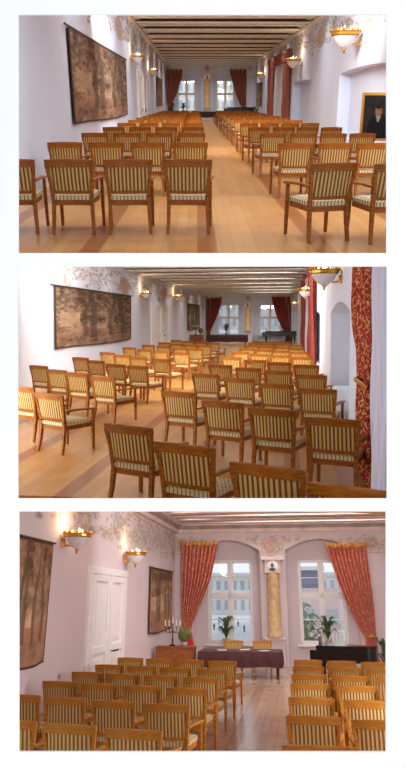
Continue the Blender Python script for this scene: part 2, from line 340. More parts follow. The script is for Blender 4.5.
def frieze(h, kind, u0, u1, z0, z1, n, meds, skip=None, sy=1.0, band=None):
    """painted vines, leaves and rosettes in a thin layer on the plaster; kind l, r, b"""
    m = MT[h.word]; g = G(); mats = [m['rose'], m['sage'], m['ochre'], m['grey']]
    def P(u, v, d):
        return {'l': (h.XL + d, u, v), 'r': (h.XR - d, u, v), 'b': (u, h.YB - d, v)}[kind]
    def disc(u, v, ru, rv, mi, d, n_=10, lob=0, a0=0):
        g.mi = mi; vs = [P(u, v, d)]
        for k in range(n_ * 2):
            a = a0 + math.pi * k / n_; q = 1 + lob * math.cos(a * 6); vs.append(P(u + ru * q * math.cos(a), v + rv * q * math.sin(a), d))
        g.add(vs, [(0, 1 + k, 1 + (k + 1) % (2 * n_)) for k in range(2 * n_)])
    if band:
        g.mi = 4; mats.append(m['band'])
        K = 120
        for i in range(K):
            ua, ub = u0 + (u1 - u0) * i / K, u0 + (u1 - u0) * (i + 1) / K; g.add([P(ua, band(ua), .004), P(ub, band(ub), .004), P(ub, z1, .004), P(ua, z1, .004)], [(0, 1, 2, 3)])
        g.mi = 3
        for i in range(K):
            ua, ub = u0 + (u1 - u0) * i / K, u0 + (u1 - u0) * (i + 1) / K; g.add([P(ua, band(ua), .006), P(ub, band(ub), .006), P(ub, band(ub) + .03, .006), P(ua, band(ua) + .03, .006)], [(0, 1, 2, 3)])
    rnd = random.Random(n)
    for i in range(n):
        t = (i + rnd.random()) / n; u = u0 + (u1 - u0) * t; v = z0 + (z1 - z0) * rnd.random() ** .8
        if skip and skip(u, v): continue
        r = (z1 - z0) * (.035 + .05 * rnd.random())
        for q in range(4):
            a = rnd.random() * 6.28; disc(u + r * 1.4 * sy * math.cos(a), v + r * 1.4 * math.sin(a), r * sy * .9, r * .6, rnd.choice((0, 1, 2, 3, 3, 2)), .006 + .002 * q, 5, .15, a)
    L = u1 - u0; K = max(3, int(abs(L) / ((z1 - z0) * 1.6 * sy)))
    for i in range(K):            # curling vines
        ua = u0 + L * (i + .5) / K; g.mi = 3; pts = []
        if skip and skip(ua, z0 + .5 * (z1 - z0)): continue
        for q in range(13):
            a = q / 12 * 5.2; rr = (z1 - z0) * .36 * (1 - q / 16); pts.append(P(ua + rr * sy * math.cos(a + i), (z0 + z1) / 2 + rr * math.sin(a + i) * (1 if i % 2 else -1), .006))
        g.path(pts, .022, .005, 4)
    for u, v, r in meds:
        disc(u, v, r * sy, r, 3, .012, 12); disc(u, v, r * .88 * sy, r * .88, 2, .016, 12); disc(u, v, r * .72 * sy, r * .72, 0, .02, 12, .1); disc(u, v, r * .42 * sy, r * .42, 1, .024, 8, .15); disc(u, v, r * .18 * sy, r * .18, 0, .028, 8)
    struct(g.obj(nm('trim'), mats, hall=h))

def window(h, x0, x1, z0, z1, y, rows=(.38,), bars=1):
    """white casement window filling x0..x1, z0..z1 in the plane y"""
    g = G(); t = .07; W = x1 - x0; Hh = z1 - z0
    fr = lambda a, b, c, d, dd=.0: g.box(a, b, y - .05 - dd, y + .05, c, d)
    fr(x0, x0 + t, z0, z1); fr(x1 - t, x1, z0, z1); fr(x0, x1, z1 - t, z1); fr(x0, x1, z0, z0 + t)
    xm = (x0 + x1) / 2; fr(xm - .06, xm + .06, z0, z1, .02)
    zt = z0 + Hh * .56; fr(x0, x1, zt - .06, zt + .06, .02)
    for s0, s1 in ((x0 + t, xm - .06), (xm + .06, x1 - t)):
        for a, b in ((z0 + t, zt - .06), (zt + .06, z1 - t)):
            fr(s0, s0 + .05, a, b); fr(s1 - .05, s1, a, b); fr(s0, s1, a, a + .05); fr(s0, s1, b - .05, b)
            for q in range(bars): zz = a + (b - a) * (q + 1) / (bars + 1); fr(s0, s1, zz - .015, zz + .015)
    w_ = struct(g.obj(nm('window'), WHITE, hall=h))
    p = G(); p.box(x0 + .05, x1 - .05, y - .005, y + .005, z0 + .05, z1 - .05); o = p.obj('pane', GLASS, parent=w_)
    s_ = G(); s_.box(x0 - .12, x1 + .12, y - .35, y - .05, z0 - .07, z0); s_.obj('sill', WHITE, parent=w_, bevel=.01)
    return w_
def bay(h, x0, x1, z0, z1):      # thin wall with a window opening, at the bottom of an arched bay
    pass

def door(h, y0, y1, zt):
    m = MT[h.word]; X = h.XL; g = G()
    g.box(X - .04, X + .06, y0 - .25, y0, 0, zt + .14); g.box(X - .04, X + .06, y1, y1 + .25, 0, zt + .14); g.box(X - .04, X + .08, y0 - .3, y1 + .3, zt, zt + .16)
    d = struct(g.obj(nm('door'), WHITE, hall=h))
    ym = (y0 + y1) / 2
    for a, b in ((y0, ym - .01), (ym + .01, y1)):
        q = G(); q.box(X - .02, X + .02, a, b, .01, zt - .01); W = b - a
        for z_a, z_b in ((0, .15), (zt * .38, zt * .43), (zt * .94, zt - .01)): q.box(X + .021, X + .08, a + W * .14, b - W * .14, z_a + .01, z_b)
        for c, d_ in ((a, a + W * .14), (b - W * .14, b)): q.box(X + .021, X + .08, c, d_, .01, zt - .01)
        for z_a, z_b in ((.15, zt * .38), (zt * .43, zt * .94)): q.box(X + .021, X + .05, a + W * .24, b - W * .24, z_a + .12, z_b - .12)
        l = q.obj('door_leaf', WHITE, parent=d)
    q = G(); q.box(X + .081, X + .12, ym - .1, ym + .1, .01, zt - .01); q.obj('astragal', WHITE, parent=d)
    k = G(); k.path([(X + .08, ym + .25, 1.05), (X + .16, ym + .25, 1.05), (X + .16, ym + .6, 1.05)], .02, .02, 6); k.obj('door_handle', IRON, parent=l)

# ------------------------------------------------------------------ armchair
def chair_parts(word):
    m = MT[word]; P = []
    lean = lambda z: -.27 - .085 * max(0, (z - .42) / .5)
    for s in (-1, 1):
        g = G(); g.path([(s * .262, -.345, 0), (s * .25, -.30, .2), (s * .243, -.272, .42), (s * .258, -.305, .66), (s * .288, -.355, .87)], [.019, .022, .024, .022, .019], [.02, .024, .028, .022, .015]); P.append(('leg', g, 'wood', .004))
        g = G(); g.path([(s * .285, .285, 0), (s * .283, .283, .35), (s * .285, .275, .645)], [.019, .022, .02], [.019, .022, .02]); P.append(('leg', g, 'wood', .004))
        g = G(); g.path([(s * .272, -.31, .665), (s * .285, -.12, .672), (s * .30, .10, .668), (s * .295, .33, .65)], [.02, .028, .034, .03], [.014] * 4, up=(1, 0, 0)); P.append(('armrest', g, 'wood', .004))
    # top rail, slightly hollowed, and lower rail
    N = 8
    def arc(t): return -.03 * (1 - (2 * t - 1) ** 2)
    for (nm_, za, zb, hw, th) in (('top_rail', .838, .925, .302, .016), ('lower_rail', .508, .548, .25, .013)):
        g = G(); vs = []
        for i in range(N + 1):
            t = i / N; x = (2 * t - 1) * hw; ya = lean(za) + arc(t); yb = lean(zb) + arc(t); crown = .012 * (1 - (2 * t - 1) ** 2) if zb > .8 else 0
            vs += [(x, ya - th, za), (x, ya + th, za), (x * 1.01, yb + th, zb + crown), (x * 1.01, yb - th, zb + crown)]
        fs = [(0, 1, 2, 3), tuple(4 * N + k for k in (3, 2, 1, 0))]
        for i in range(N):
            for k in range(4): fs.append((4 * i + k, 4 * i + (k + 1) % 4, 4 * i + 4 + (k + 1) % 4, 4 * i + 4 + k))
        g.add(vs, fs); P.append((nm_, g, 'wood', 0))
    g = G()
    for off in (-.012, .02):
        g.grid(lambda u, v: ((2 * u - 1) * (.234 + .026 * v), lean(.545 + .3 * v) + arc(u) * .8 + off * (1 - .5 * abs(2 * u - 1) ** 6), .545 + .297 * v), 10, 4)
    P.append(('backrest', g, 'back', 0))
    g = G(); g.box(-.245, .245, -.285, .285, .36, .43); P.append(('seat_frame', g, 'wood', .004))
    g = G()
    def cush(u, v):
        x = (2 * u - 1) * .252; y = -.278 + .565 * v; e = min(1, 6 * min(u, 1 - u, v, 1 - v)); return (x, y, .475 + .03 * math.sqrt(e))
    g.grid(cush, 10, 10)
    g.add([(-.252, -.292, .431), (.252, -.292, .431), (.252, .287, .431), (-.252, .287, .431), (-.252, -.292, .485), (.252, -.292, .485), (.252, .287, .475), (-.252, .287, .475)], [(3, 2, 1, 0), (0, 1, 5, 4), (1, 2, 6, 5), (2, 3, 7, 6), (3, 0, 4, 7)])
    P.append(('seat', g, 'seat', 0))
    return P
CH = {}
WID = dict(upper=1.0, middle=1.08, lower=1.05)
for k in MT:
    parts = chair_parts(k); full = []
    for _, g, _, _ in parts: g.v = [(x * WID[k], y, z) for x, y, z in g.v]
    for name, g, mk, bv in parts:
        o = g.obj(name, MT[k][mk], mw=Matrix.Identity(4), bevel=bv); full.append((name, o.data)); bpy.data.objects.remove(o)
    j = G()
    for name, g, mk, bv in parts: j.mi = ('wood', 'back', 'seat').index(mk); j.add(g.v, g.f)
    o = j.obj('armchair', [MT[k]['wood'], MT[k]['back'], MT[k]['seat']], mw=Matrix.Identity(4)); CH[k] = (full, o.data); bpy.data.objects.remove(o)
ORD = 'front second third fourth fifth sixth seventh eighth ninth tenth eleventh twelfth thirteenth fourteenth'.split()
def armchair(h, px, py, yaw, label, group, clip=False, yset=None):
    """px, py: where the middle of its top rail shows; yaw: turned to the right, degrees"""
    p = h.atz(px, py, .925); rz = -R(yaw)
    off = Matrix.Rotation(rz, 3, 'Z') @ Vector((0, -.37, 0)); loc = Vector((p.x - off.x, p.y - off.y, 0))
    loc.x = min(loc.x, h.XR - .36)
    s = F / (p.y + .01)
    full, joined = CH[h.word]
    if s < 17:
        o = bpy.data.objects.new('armchair', joined); COL.objects.link(o); o.matrix_world = h.M @ Matrix.Translation(loc) @ Matrix.Rotation(rz, 4, 'Z'); tag(o, label, 'chair', group); return
    t = thing('armchair', h, loc, rz, label, 'chair', group)
    for name, me in full:
        o = bpy.data.objects.new(name, me.copy() if clip else me); COL.objects.link(o); o.parent = t
        if clip: clip_obj(o, t.matrix_world, h)
def seat_label(row, seat, side, h):
    r = ORD[row]; s = ['aisle seat', 'second seat from the aisle', 'third seat from the aisle', 'fourth seat from the aisle'][seat]
    return f'striped armchair, {s}, {r} row, {side} block of the {h.word} hall'

# ------------------------------------------------------------------ furnishings
def tapestry(h, y0, y1, z0, z1, label, seed, side='l', rod=True, fu=1.0):
    """woven hanging on the wall; colours worked out stitch by stitch"""
    X = h.XL + .05 if side == 'l' else h.XR - .05; sg = 1 if side == 'l' else -1; NU, NV = 110, 80; tint = PALETTE[h.word]['tap']
    t = thing('tapestry', h, Vector((X, (y0 + y1) / 2, z0)), 0, label, 'tapestry'); W = y1 - y0; Hh = z1 - z0
    def fn(u, v): return (sg * (.012 * math.sin(u * 17 + seed) * (1 - v) + .01), (u - .5) * W, Hh * v + .03 * math.sin(u * 6 + seed) * (1 - v) * (v < .999))
    g = G(); g.grid(fn, NU, NV); cols = []
    for j in range(NV + 1):
        for i in range(NU + 1):
            u, v = i / NU, j / NV; a = noise.fractal(Vector((u * 6 * fu, v * 5, seed)), .8, 2.2, 5); b = noise.fractal(Vector((u * 22 * fu, v * 20, seed + 5)), .7, 2, 3)
            c = Vector((128, 102, 80)) * (1 + (.45 * a + .42 * b) * (1 if fu == 1 else .45))
            if v > .55: c = c.lerp(Vector((84, 60, 44)) * (1 + .4 * b), min(1, max(0, (v - .55) * 1.2 + 1.2 * a)))
            if v < .35: c = c.lerp(Vector((126, 80, 60)), .4 * min(1, max(0, .8 + b)))
            for tu, tw, lean_ in ((.30, .035, .10), (.42, .05, -.06), (.64, .03, .08), (.83, .045, -.04)):
                d = abs(u - tu - lean_ * (v - .3) - .02 * math.sin(v * 9 + tu * 20)) / (tw * (1.3 - .5 * v))
                if d < 1 and v > .18: c = c.lerp(Vector((74, 58, 46)), .6 * (1 - d * d * d))
            if .45 < u < .6 and .3 < v < .62: c = c.lerp(Vector((168, 136, 104)), .9 * max(0, .6 + a))
            if .05 < u < .25 and .35 < v < .6: c = c.lerp(Vector((164, 132, 100)), .9 * max(0, .6 - a))
            e = min(u * W / Hh, (1 - u) * W / Hh * 1, v, 1 - v) if W < 3 else min(u * 2, (1 - u) * 2, v, 1 - v)
            if e < .022: c = Vector((70, 46, 34))
            cols.append(lin([max(0, min(255, c[k] * tint[k])) for k in range(3)]))
    g.obj('woven_cloth', VC, parent=t, smooth=True, solid=.015, colors=cols)
    if rod:
        g = G(); g.path([(0, -W / 2 - .12 * (1 if W < 4 else 3), Hh + .02), (0, W / 2 + .12 * (1 if W < 4 else 3), Hh + .02)], .02, .02, 8); g.obj('hanging_rod', IRON, parent=t)
    return t
def sconce(h, px, py, side, label, sc=1.0, power=25, lit=True):
    X = h.XL if side == 'l' else h.XR; p = h.atx(px, py, X); sg = 1 if side == 'l' else -1
    t = thing('wall_sconce', h, p, 0, label, 'wall lamp', f'gilt wall lamps of the {h.word} hall')
    C = (sg * (.33 * sc), 0, 0); k_ = sc
    S = lambda prof: [(r * k_, z * k_) for r, z in prof]
    g = G(); g.lathe(S([(.02, -.24), (.08, -.22), (.17, -.14), (.235, -.03), (.25, .0), (.235, .0), (.15, -.1), (0, -.16)]), c=C, n=20); g.obj('bowl', BOWL, parent=t, smooth=True)
    g = G(); g.lathe(S([(.255, -.02), (.275, .0), (.28, .04), (.30, .065), (.285, .07), (.26, .04), (.245, .0)]), c=C, n=20)
    for k in range(12):
        a = 2 * math.pi * (k + .5) / 12; g.ball((C[0] + .285 * k_ * math.cos(a), .285 * k_ * math.sin(a), .075 * k_), .026 * k_, 8, (1, 1, 1.3))
    g.obj('gilt_rim', GOLD, parent=t)
    g = G(); g.lathe(S([(.0, -.33), (.03, -.31), (.018, -.28), (.05, -.25), (.03, -.235)]), c=C, n=10); g.obj('finial', GOLD, parent=t, smooth=True)
    g = G(); g.path([(0, 0, -.12 * k_), (sg * .06, 0, -.16 * k_), (C[0] - sg * .15 * k_, 0, -.17 * k_)], .025, .02, 6); g.lathe([(.0, -.08), (.05, -.08), (.05, .08), (0, .08)], c=(sg * .015, 0, -.12 * k_), n=10); g.obj('bracket', GOLD, parent=t)
    for dx, dy, hh in ((-.1, -.06, .10), (0, .08, .15), (.1, -.04, .11)):
        g = G(); g.lathe(S([(.015, 0), (.026, hh * .35), (.016, hh * .75), (.001, hh)]), c=(C[0] + dx * k_, dy * k_, .03 * k_), n=8); g.obj('bulb', FLAME, parent=t, smooth=True)
    l = bpy.data.lights.new('sconce_light', 'POINT'); l.energy = power * .5; l.color = (1, .74, .42); l.shadow_soft_size = .15
    o = bpy.data.objects.new('sconce_light', l); COL.objects.link(o); o.parent = t; o.location = (C[0] * .8, 0, .3 * k_)
def drape(h, P, label, mats, n=9, amp=.10, name='curtain', solid=.01, valance=None, clip=False, tail=None, tie=None, group=None):
    """P: list of (left edge, right edge, z) from the top down, in the plane of the wall given by fn"""
    fn, rows = P; base = fn(rows[0][0], rows[-1][2], 0)
    t = thing(name, h, Vector(base), 0, label, 'curtain', group); b = Vector(base)
    def f(u, v):
        q = v * (len(rows) - 1); i = min(int(q), len(rows) - 2); r = q - i
        l = rows[i][0] * (1 - r) + rows[i + 1][0] * r; rr = rows[i][1] * (1 - r) + rows[i + 1][1] * r; z = rows[i][2] * (1 - r) + rows[i + 1][2] * r
        return Vector(fn(l + (rr - l) * u, z, .08 + amp * math.sin(u * n * 2 * math.pi + .6 * math.sin(v * 5)) + .02 * math.sin(u * 31 + v * 9))) - b
    g = G(); g.grid(f, n * 8, 30); o = g.obj('cloth', mats[0], parent=t, smooth=True, solid=solid)
    if clip: clip_obj(o, t.matrix_world, h)
    if valance:
        g = G(); g.grid(lambda u, v: Vector(fn(rows[0][0] + (rows[0][1] - rows[0][0]) * u, rows[0][2] + .02 - v * valance + .03 * math.sin(u * 22), .24 + .03 * math.sin(u * n * 6.28))) - b, n * 8, 3); g.obj('gold_heading', mats[1], parent=t, smooth=True, solid=.01)
    if tie:
        a, c, z = tie; g = G(); g.path([Vector(fn(a + (c - a) * k / 8, z + .05 * math.sin(k / 8 * 3.14), .12 + .08 * math.sin(k / 8 * 3.14))) - b for k in range(9)], .02, .035, 6); g.obj('tieback', GOLD if len(mats) < 3 else mats[2], parent=t)
def column(h, x, label, zt, w_=.28, cap=True):
    y = h.YB - .12; t = thing('column', h, Vector((x, y, 0)), 0, label, 'column'); m = MT[h.word]
    g = G(); g.box(-w_ * .72, w_ * .72, -.16, .16, 0, .9); g.box(-w_ * .8, w_ * .8, -.2, .16, .86, .95); g.obj('pedestal', m['wall'], parent=t, bevel=.01)
    g = G(); g.lathe([(w_ * .6, .95), (w_ * .6, 1.0), (w_ * .5, 1.06), (w_ * .5, zt * .6), (w_ * .45, zt - .55)], n=18); g.obj('shaft', m['stone'], parent=t, smooth=True)
    g = G(); g.box(-w_ * .62, w_ * .62, -.2, .14, zt - .55, zt - .1); g.box(-w_ * .85, w_ * .85, -.26, .14, zt - .1, zt); g.obj('capital', m['beam'], parent=t, bevel=.01)
    g = G(); g.lathe([(0, .03), (.17, .03), (.22, 0)], n=16)
    mm = Matrix.Translation((0, -.2, zt - .32)) @ Matrix.Rotation(R(90), 4, 'X'); g.v = [tuple(mm @ Vector(v)) for v in g.v]; k = g.obj('medallion', PAPER, parent=t, smooth=True)
    g = G(); g.ball((0, -.235, zt - .27), .07, 10, (.8, .5, 1.1)); g.ball((.0, -.235, zt - .42), .11, 10, (1.1, .4, .6)); g.obj('relief_bust', mat('dark_bust_paint', (96, 88, 100), .7), parent=k, smooth=True)  # bust in its own dark paint on the pale medallion
def plant(h, loc, label, height=.7, spread=.35, n=26, name='potted_plant'):
    t = thing(name, h, loc, 0, label, 'plant'); rnd = random.Random(int(loc[0] * 100 + loc[1]))
    g = G(); g.lathe([(0, 0), (.09, 0), (.13, .16), (.14, .2), (.12, .2), (.10, .17), (0, .17)], n=14); g.obj('pot', POT, parent=t, smooth=True)
    g = G()
    for i in range(n):
        a = rnd.random() * 6.28; r = spread * (.3 + .7 * rnd.random()); zz = .2 + height * (.35 + .65 * rnd.random()); w0 = .03 + .025 * rnd.random()
        p0 = Vector((0, 0, .17)); p1 = Vector((r * .35 * math.cos(a), r * .35 * math.sin(a), zz * .8)); p2 = Vector((r * math.cos(a), r * math.sin(a), zz)); p3 = p2 + Vector((.12 * math.cos(a), .12 * math.sin(a), -.1))
        sd = Vector((-math.sin(a), math.cos(a), 0)) * w0
        g.add([p0 - sd * .3, p0 + sd * .3, p1 - sd, p1 + sd, p2 - sd * 1.2, p2 + sd * 1.2, p3], [(0, 1, 3, 2), (2, 3, 5, 4), (4, 5, 6)])
    g.obj('leaves', LEAF, parent=t, solid=.004)
def piano(h, loc, rz, label, k=1.0, kz=1.15):
    t = thing('grand_piano', h, loc, rz, label, 'piano')
    # plan outline: keyboard along -x end
    out = [(-.75, -.72), (.15, -.72)]
    for i in range(9):
        a = -math.pi / 2 + math.pi * i / 8; out.append((.95 + .35 * math.cos(a) * .9, -.42 + .3 * math.sin(a)))
    out += [(.55, .1), (.25, .45), (-.1, .68), (-.75, .72)]
    out = [(x * k, y * k) for x, y in out]
    g = G(); g.prism(out, .63, .93); g.obj('body', BLACK, parent=t, bevel=.01)
    g = G(); g.prism([(x * 1.02, y * 1.02) for x, y in out if True], .93, .97); g.obj('lid', BLACK, parent=t, bevel=.008)
    g = G(); g.box(-.98 * k, -.74 * k, -.72 * k, .72 * k, .62, .70); g.box(-.98 * k, -.72 * k, -.74 * k, -.66 * k, .62, .88); g.box(-.98 * k, -.72 * k, .66 * k, .74 * k, .62, .88); kb = g.obj('key_bed', BLACK, parent=t, bevel=.006)
    g = G(); g.box(-.95 * k, -.80 * k, -.64 * k, .64 * k, .70, .725); ke = g.obj('white_keys', IVORY, parent=kb)
    g = G()
    for i in range(36):
        if i % 7 in (2, 6): continue
        y = -.62 * k + i * 1.24 * k / 36; g.box(-.89 * k, -.80 * k, y, y + .016 * k, .725, .738)
    g.obj('black_keys', BLACK, parent=kb)
    g = G(); g.box(-.72 * k, -.69 * k, -.3 * k, .3 * k, .97, 1.14); g.obj('music_stand', BLACK, parent=t)
    for x, y in ((-.72, -.6), (-.72, .6), (.95, -.42)):
        g = G(); g.lathe([(.03, 0), (.035, .06), (.04, .1), (.055, .4), (.075, .58), (.075, .62)], c=(x * k, y * k, 0), n=12); g.obj('leg', BLACK, parent=t, smooth=True)
    g = G(); g.box(-.5 * k, -.46 * k, -.12, -.09, .12, .62); g.box(-.5 * k, -.46 * k, .09, .12, .12, .62); g.box(-.55 * k, -.42 * k, -.16, .16, .08, .13); g.obj('pedal_lyre', BLACK, parent=t)
    for o in [c for c in t.children] + [d for c in t.children for d in c.children]:
        for v in o.data.vertices: v.co.z *= kz
CLOTH = mat('maroon_tablecloth', (70, 34, 34), .75, vary=.12, scale=6, bump=.1); DARKWOOD = wood('dark_table_wood', (70, 38, 22), (96, 54, 30)); CHEST = wood('chest_wood', (134, 74, 42), (160, 94, 56))
def table(h, x0, x1, y0, y1, drop, label):
    loc = Vector(((x0 + x1) / 2, (y0 + y1) / 2, 0)); W = (x1 - x0) / 2; Dp = (y1 - y0) / 2; t = thing('long_table', h, loc, 0, label, 'table')
    g = G(); g.box(-W, W, -Dp, Dp, .70, .74); g.obj('tabletop', DARKWOOD, parent=t)
    for sx in (-1, 1):
        for sy in (-1, 1): g = G(); g.path([(sx * (W - .12), sy * (Dp - .1), 0), (sx * (W - .1), sy * (Dp - .1), .4), (sx * (W - .1), sy * (Dp - .1), .7)], [.025, .035, .045], [.025, .035, .045]); g.obj('leg', DARKWOOD, parent=t, bevel=.004)
    t2 = thing('tablecloth', h, loc + Vector((0, 0, .743)), 0, f'dark maroon cloth draped over the long table in the {h.word} hall', 'tablecloth')
    g = G(); a, b = W + .03, Dp + .03; n = 40; ring = []
    for i in range(4 * n):
        s_, q = divmod(i, n); q = q / n
        x, y = [(-a + 2 * a * q, -b), (a, -b + 2 * b * q), (a - 2 * a * q, b), (-a, b - 2 * b * q)][s_]; ring.append((x, y))
    vs = [(x, y, .0) for x, y in ring]; N = len(ring)
    for k in range(1, 4):
        for i, (x, y) in enumerate(ring):
            wv = .02 * math.sin(i * .9) * k / 3; dx = (1 if x >= a - 1e-6 else -1 if x <= -a + 1e-6 else 0); dy = (1 if y >= b - 1e-6 else -1 if y <= -b + 1e-6 else 0)
            vs.append((x + dx * (.02 + wv), y + dy * (.02 + wv), -drop * k / 3 - (.015 * math.sin(i * .35) if k == 3 else 0)))
    fs = [tuple(range(N))] + [(k * N + i, k * N + (i + 1) % N, (k + 1) * N + (i + 1) % N, (k + 1) * N + i) for k in range(3) for i in range(N)]
    g.add(vs, fs); g.obj('cloth', CLOTH, parent=t2, solid=.006)
    return loc
def candelabrum(h, loc, label, n=5):
    t = thing('candelabrum', h, loc, 0, label, 'candelabrum')
    g = G(); g.lathe([(0, 0), (.11, 0), (.09, .03), (.02, .06), (.03, .2), (.015, .25), (.02, .45), (.01, .5)], n=12); g.obj('stand', IRON, parent=t, smooth=True)
    for i in range(n):
        x = (i - (n - 1) / 2) * .12; top = .55 + (.08 if i == n // 2 else 0)
        g = G(); g.path([(0, 0, .42), (x * .6, 0, .38), (x, 0, .44), (x, 0, top)], .01, .01, 6); g.lathe([(0, top), (.03, top), (.035, top + .02), (0, top + .02)], c=(x, 0, 0), n=8); br = g.obj('branch', IRON, parent=t)
        g = G(); g.lathe([(.012, top + .02), (.012, top + .2), (0, top + .205)], c=(x, 0, 0), n=8); g.obj('candle', PAPER, parent=br, smooth=True)
def topiary(h, loc, label, r=.2):
    t = thing('topiary_ball', h, loc, 0, label, 'plant')
    g = G(); g.lathe([(0, 0), (.08, 0), (.11, .13), (.09, .13), (0, .12)], n=12); g.obj('pot', POT, parent=t, smooth=True)
    g = G(); g.ball((0, 0, .12 + r), r, 22); rnd = random.Random(3)
    g.v = [tuple(Vector(v) + (Vector(v) - Vector((0, 0, .12 + r))) * .12 * rnd.uniform(-1, 1)) for v in g.v]; g.obj('foliage', PINE, parent=t)
def chest(h, loc, w_, d, z, label):
    t = thing('wooden_chest', h, loc, 0, label, 'cabinet'); g = G(); g.box(-w_ / 2, w_ / 2, -d / 2, d / 2, .08, z - .04); g.box(-w_ / 2 + .03, w_ / 2 - .03, -d / 2 + .03, d / 2, 0, .08); g.obj('body', CHEST, parent=t, bevel=.006)
    g = G(); g.box(-w_ / 2 - .03, w_ / 2 + .03, -d / 2 - .03, d / 2, z - .04, z); g.obj('top', CHEST, parent=t, bevel=.006)
    for k in range(2):
        g = G(); g.box(-w_ / 2 + .05, w_ / 2 - .05, -d / 2 - .015, -d / 2, .12 + k * (z - .2) / 2, .08 + (k + 1) * (z - .2) / 2); dr = g.obj('drawer', CHEST, parent=t)
        g = G(); g.ball((0, -d / 2 - .03, .1 + (k + .5) * (z - .2) / 2), .02, 8); g.obj('knob', GOLD, parent=dr)
def exterior(h, people=False):
    """what lies beyond the back windows: a snowy square and a pale row of houses"""
    Y = h.YB + 330
    g = G(); g.box(-260, 260, h.YB + 3, Y + 20, -5.2, -5); struct(g.obj('ground', mat('snow_' + h.word, (240, 242, 246), .9, vary=.03, scale=.05), hall=h))
    fac = mat('facade_' + h.word, (240, 236, 230), .9, vary=.02); dk = mat('facade_window_' + h.word, (178, 184, 192), .4)
    t = thing('town_house', h, Vector((-40, Y, -5)), 0, f'long pale town house with rows of windows seen from the {h.word} hall', 'building')
    g = G(); g.box(-70, 70, 0, 12, 0, 19); g.box(-71, 71, -1, 0, 9.4, 10.2); g.obj('facade', fac, parent=t)
    g = G(); g.box(-72, 72, -2, 12, 19, 20.5); g.obj('snowy_roof', WHITE, parent=t)
    for i in range(32):
        for z in (2.5, 12):
            g = G(); g.box(-67 + i * 4.2, -65 + i * 4.2, -.2, .1, z, z + 4.6); g.obj('window', dk, parent=t)
    x0 = h.aty(296, 600, h.YB + 24).x if people else 8.0
    t = thing('corner_house', h, Vector((x0, h.YB + 24, -5)), 0, f'blue grey and pink corner house with white balcony seen from the {h.word} hall', 'building')
    g = G(); g.box(0, 9, 0, 4, 0, 8.0); g.obj('lower_storeys', mat('pink_render_' + h.word, (222, 196, 196), .9, vary=.04), parent=t)
    g = G(); g.box(0, 2.0, .2, 4, 8.0, 9.2); g.obj('upper_storey', mat('blue_grey_render_' + h.word, (120, 134, 160), .9, vary=.06), parent=t)
    g = G(); g.box(-.1, 2.1, -.4, 4, 9.2, 9.45); g.obj('roof', WHITE, parent=t)
    for i in range(3):
        g = G(); g.box(.5 + i * 1.6, 1.3 + i * 1.6, -.03, .02, 5.6, 6.6); g.obj('window', dk, parent=t)
    g = G(); g.box(.9, 4, -1.4, 0, 4.3, 4.45)
    for i in range(13): g.box(.9 + i * .24, .98 + i * .24, -1.4, -1.3, 4.45, 5.2)
    g.box(.9, 4, -1.45, -1.3, 5.2, 5.3); g.obj('balcony_railing', WHITE, parent=t)
    t = thing('round_tree', h, Vector((x0 + .2, h.YB + 20, -5)), 0, f'green tree outside the right back window of the {h.word} hall', 'tree'); rnd = random.Random(5)
    g = G(); g.path([(0, 0, 0), (.05, 0, 3.5)], .14, .14, 8); g.obj('trunk', CHEST, parent=t)
    g = G()
    for i in range(500):
        a, b_ = rnd.random() * 6.28, rnd.uniform(-1, 1); r = 1.25 * rnd.random() ** .4; c = Vector((r * math.cos(a) * math.sqrt(1 - b_ * b_), r * math.sin(a) * math.sqrt(1 - b_ * b_), 5.4 + r * b_ * 1.5)); d = Vector((rnd.uniform(-1, 1), rnd.uniform(-1, 1), rnd.uniform(-1, 1))) * .2; e = d.cross(Vector((.3, .5, .8)))
        g.add([c - d, c + e * .6, c + d, c - e * .6], [(0, 1, 2, 3)])
    g.obj('foliage', mat('tree_leaf_' + h.word, (140, 156, 120), .9, vary=.2), parent=t)
    if people:
        cloth = mat('dark_winter_coat', (52, 54, 66), .9, vary=.1); skin = mat('skin', (200, 160, 140), .6)
        for i, (x, dy, word) in enumerate(((214, 150, 'leftmost'), (219, 190, 'second from the left'), (222.5, 130, 'middle'), (238, 170, 'second from the right'), (244, 140, 'rightmost'))):
            t = thing('person', h, Vector((h.aty(x, 620, h.YB + dy).x, h.YB + dy, -5)), i * 1.3, f'person in dark winter clothes on the snowy square, {word} of five', 'person')
            bm = bmesh.new(); lay = bm.verts.layers.skin.verify()
            J = [((0, 0, .95), .15), ((0, 0, 1.2), .17), ((0, 0, 1.42), .16), ((0, 0, 1.53), .06), ((0, .01, 1.66), .10), ((.10, .05, .5), .085), ((.12, .15, .05), .055), ((-.10, -.04, .5), .085), ((-.12, -.15, .05), .055), ((.24, 0, 1.15), .06), ((.25, .1, .85), .045), ((-.24, 0, 1.15), .06), ((-.25, -.08, .85), .045)]
            vs = [bm.verts.new(p) for p, r in J]
            for v, (p, r) in zip(vs, J): v[lay].radius = (r, r)
            vs[0][lay].use_root = True
            for a, b in ((0, 1), (1, 2), (2, 3), (3, 4), (0, 5), (5, 6), (0, 7), (7, 8), (2, 9), (9, 10), (2, 11), (11, 12)): bm.edges.new((vs[a], vs[b]))
            me = bpy.data.meshes.new('body'); bm.to_mesh(me); bm.free(); o = bpy.data.objects.new('body', me); COL.objects.link(o); o.parent = t; me.materials.append(cloth)
            o.modifiers.new('skin', 'SKIN'); o.modifiers.new('sub', 'SUBSURF').levels = 1
            g = G(); g.ball((0, .03, 1.68), .105, 10, (.9, 1, 1.15)); g.obj('head', skin, parent=t, smooth=True)

def bandf(hh, bays, lo, e):
    def f(u):
        for a, b in bays:
            if a < u < b: return lo + (hh - lo) * 0 + e * (1 - (2 * (u - a) / (b - a) - 1) ** 2)
        return lo - .12
    return f

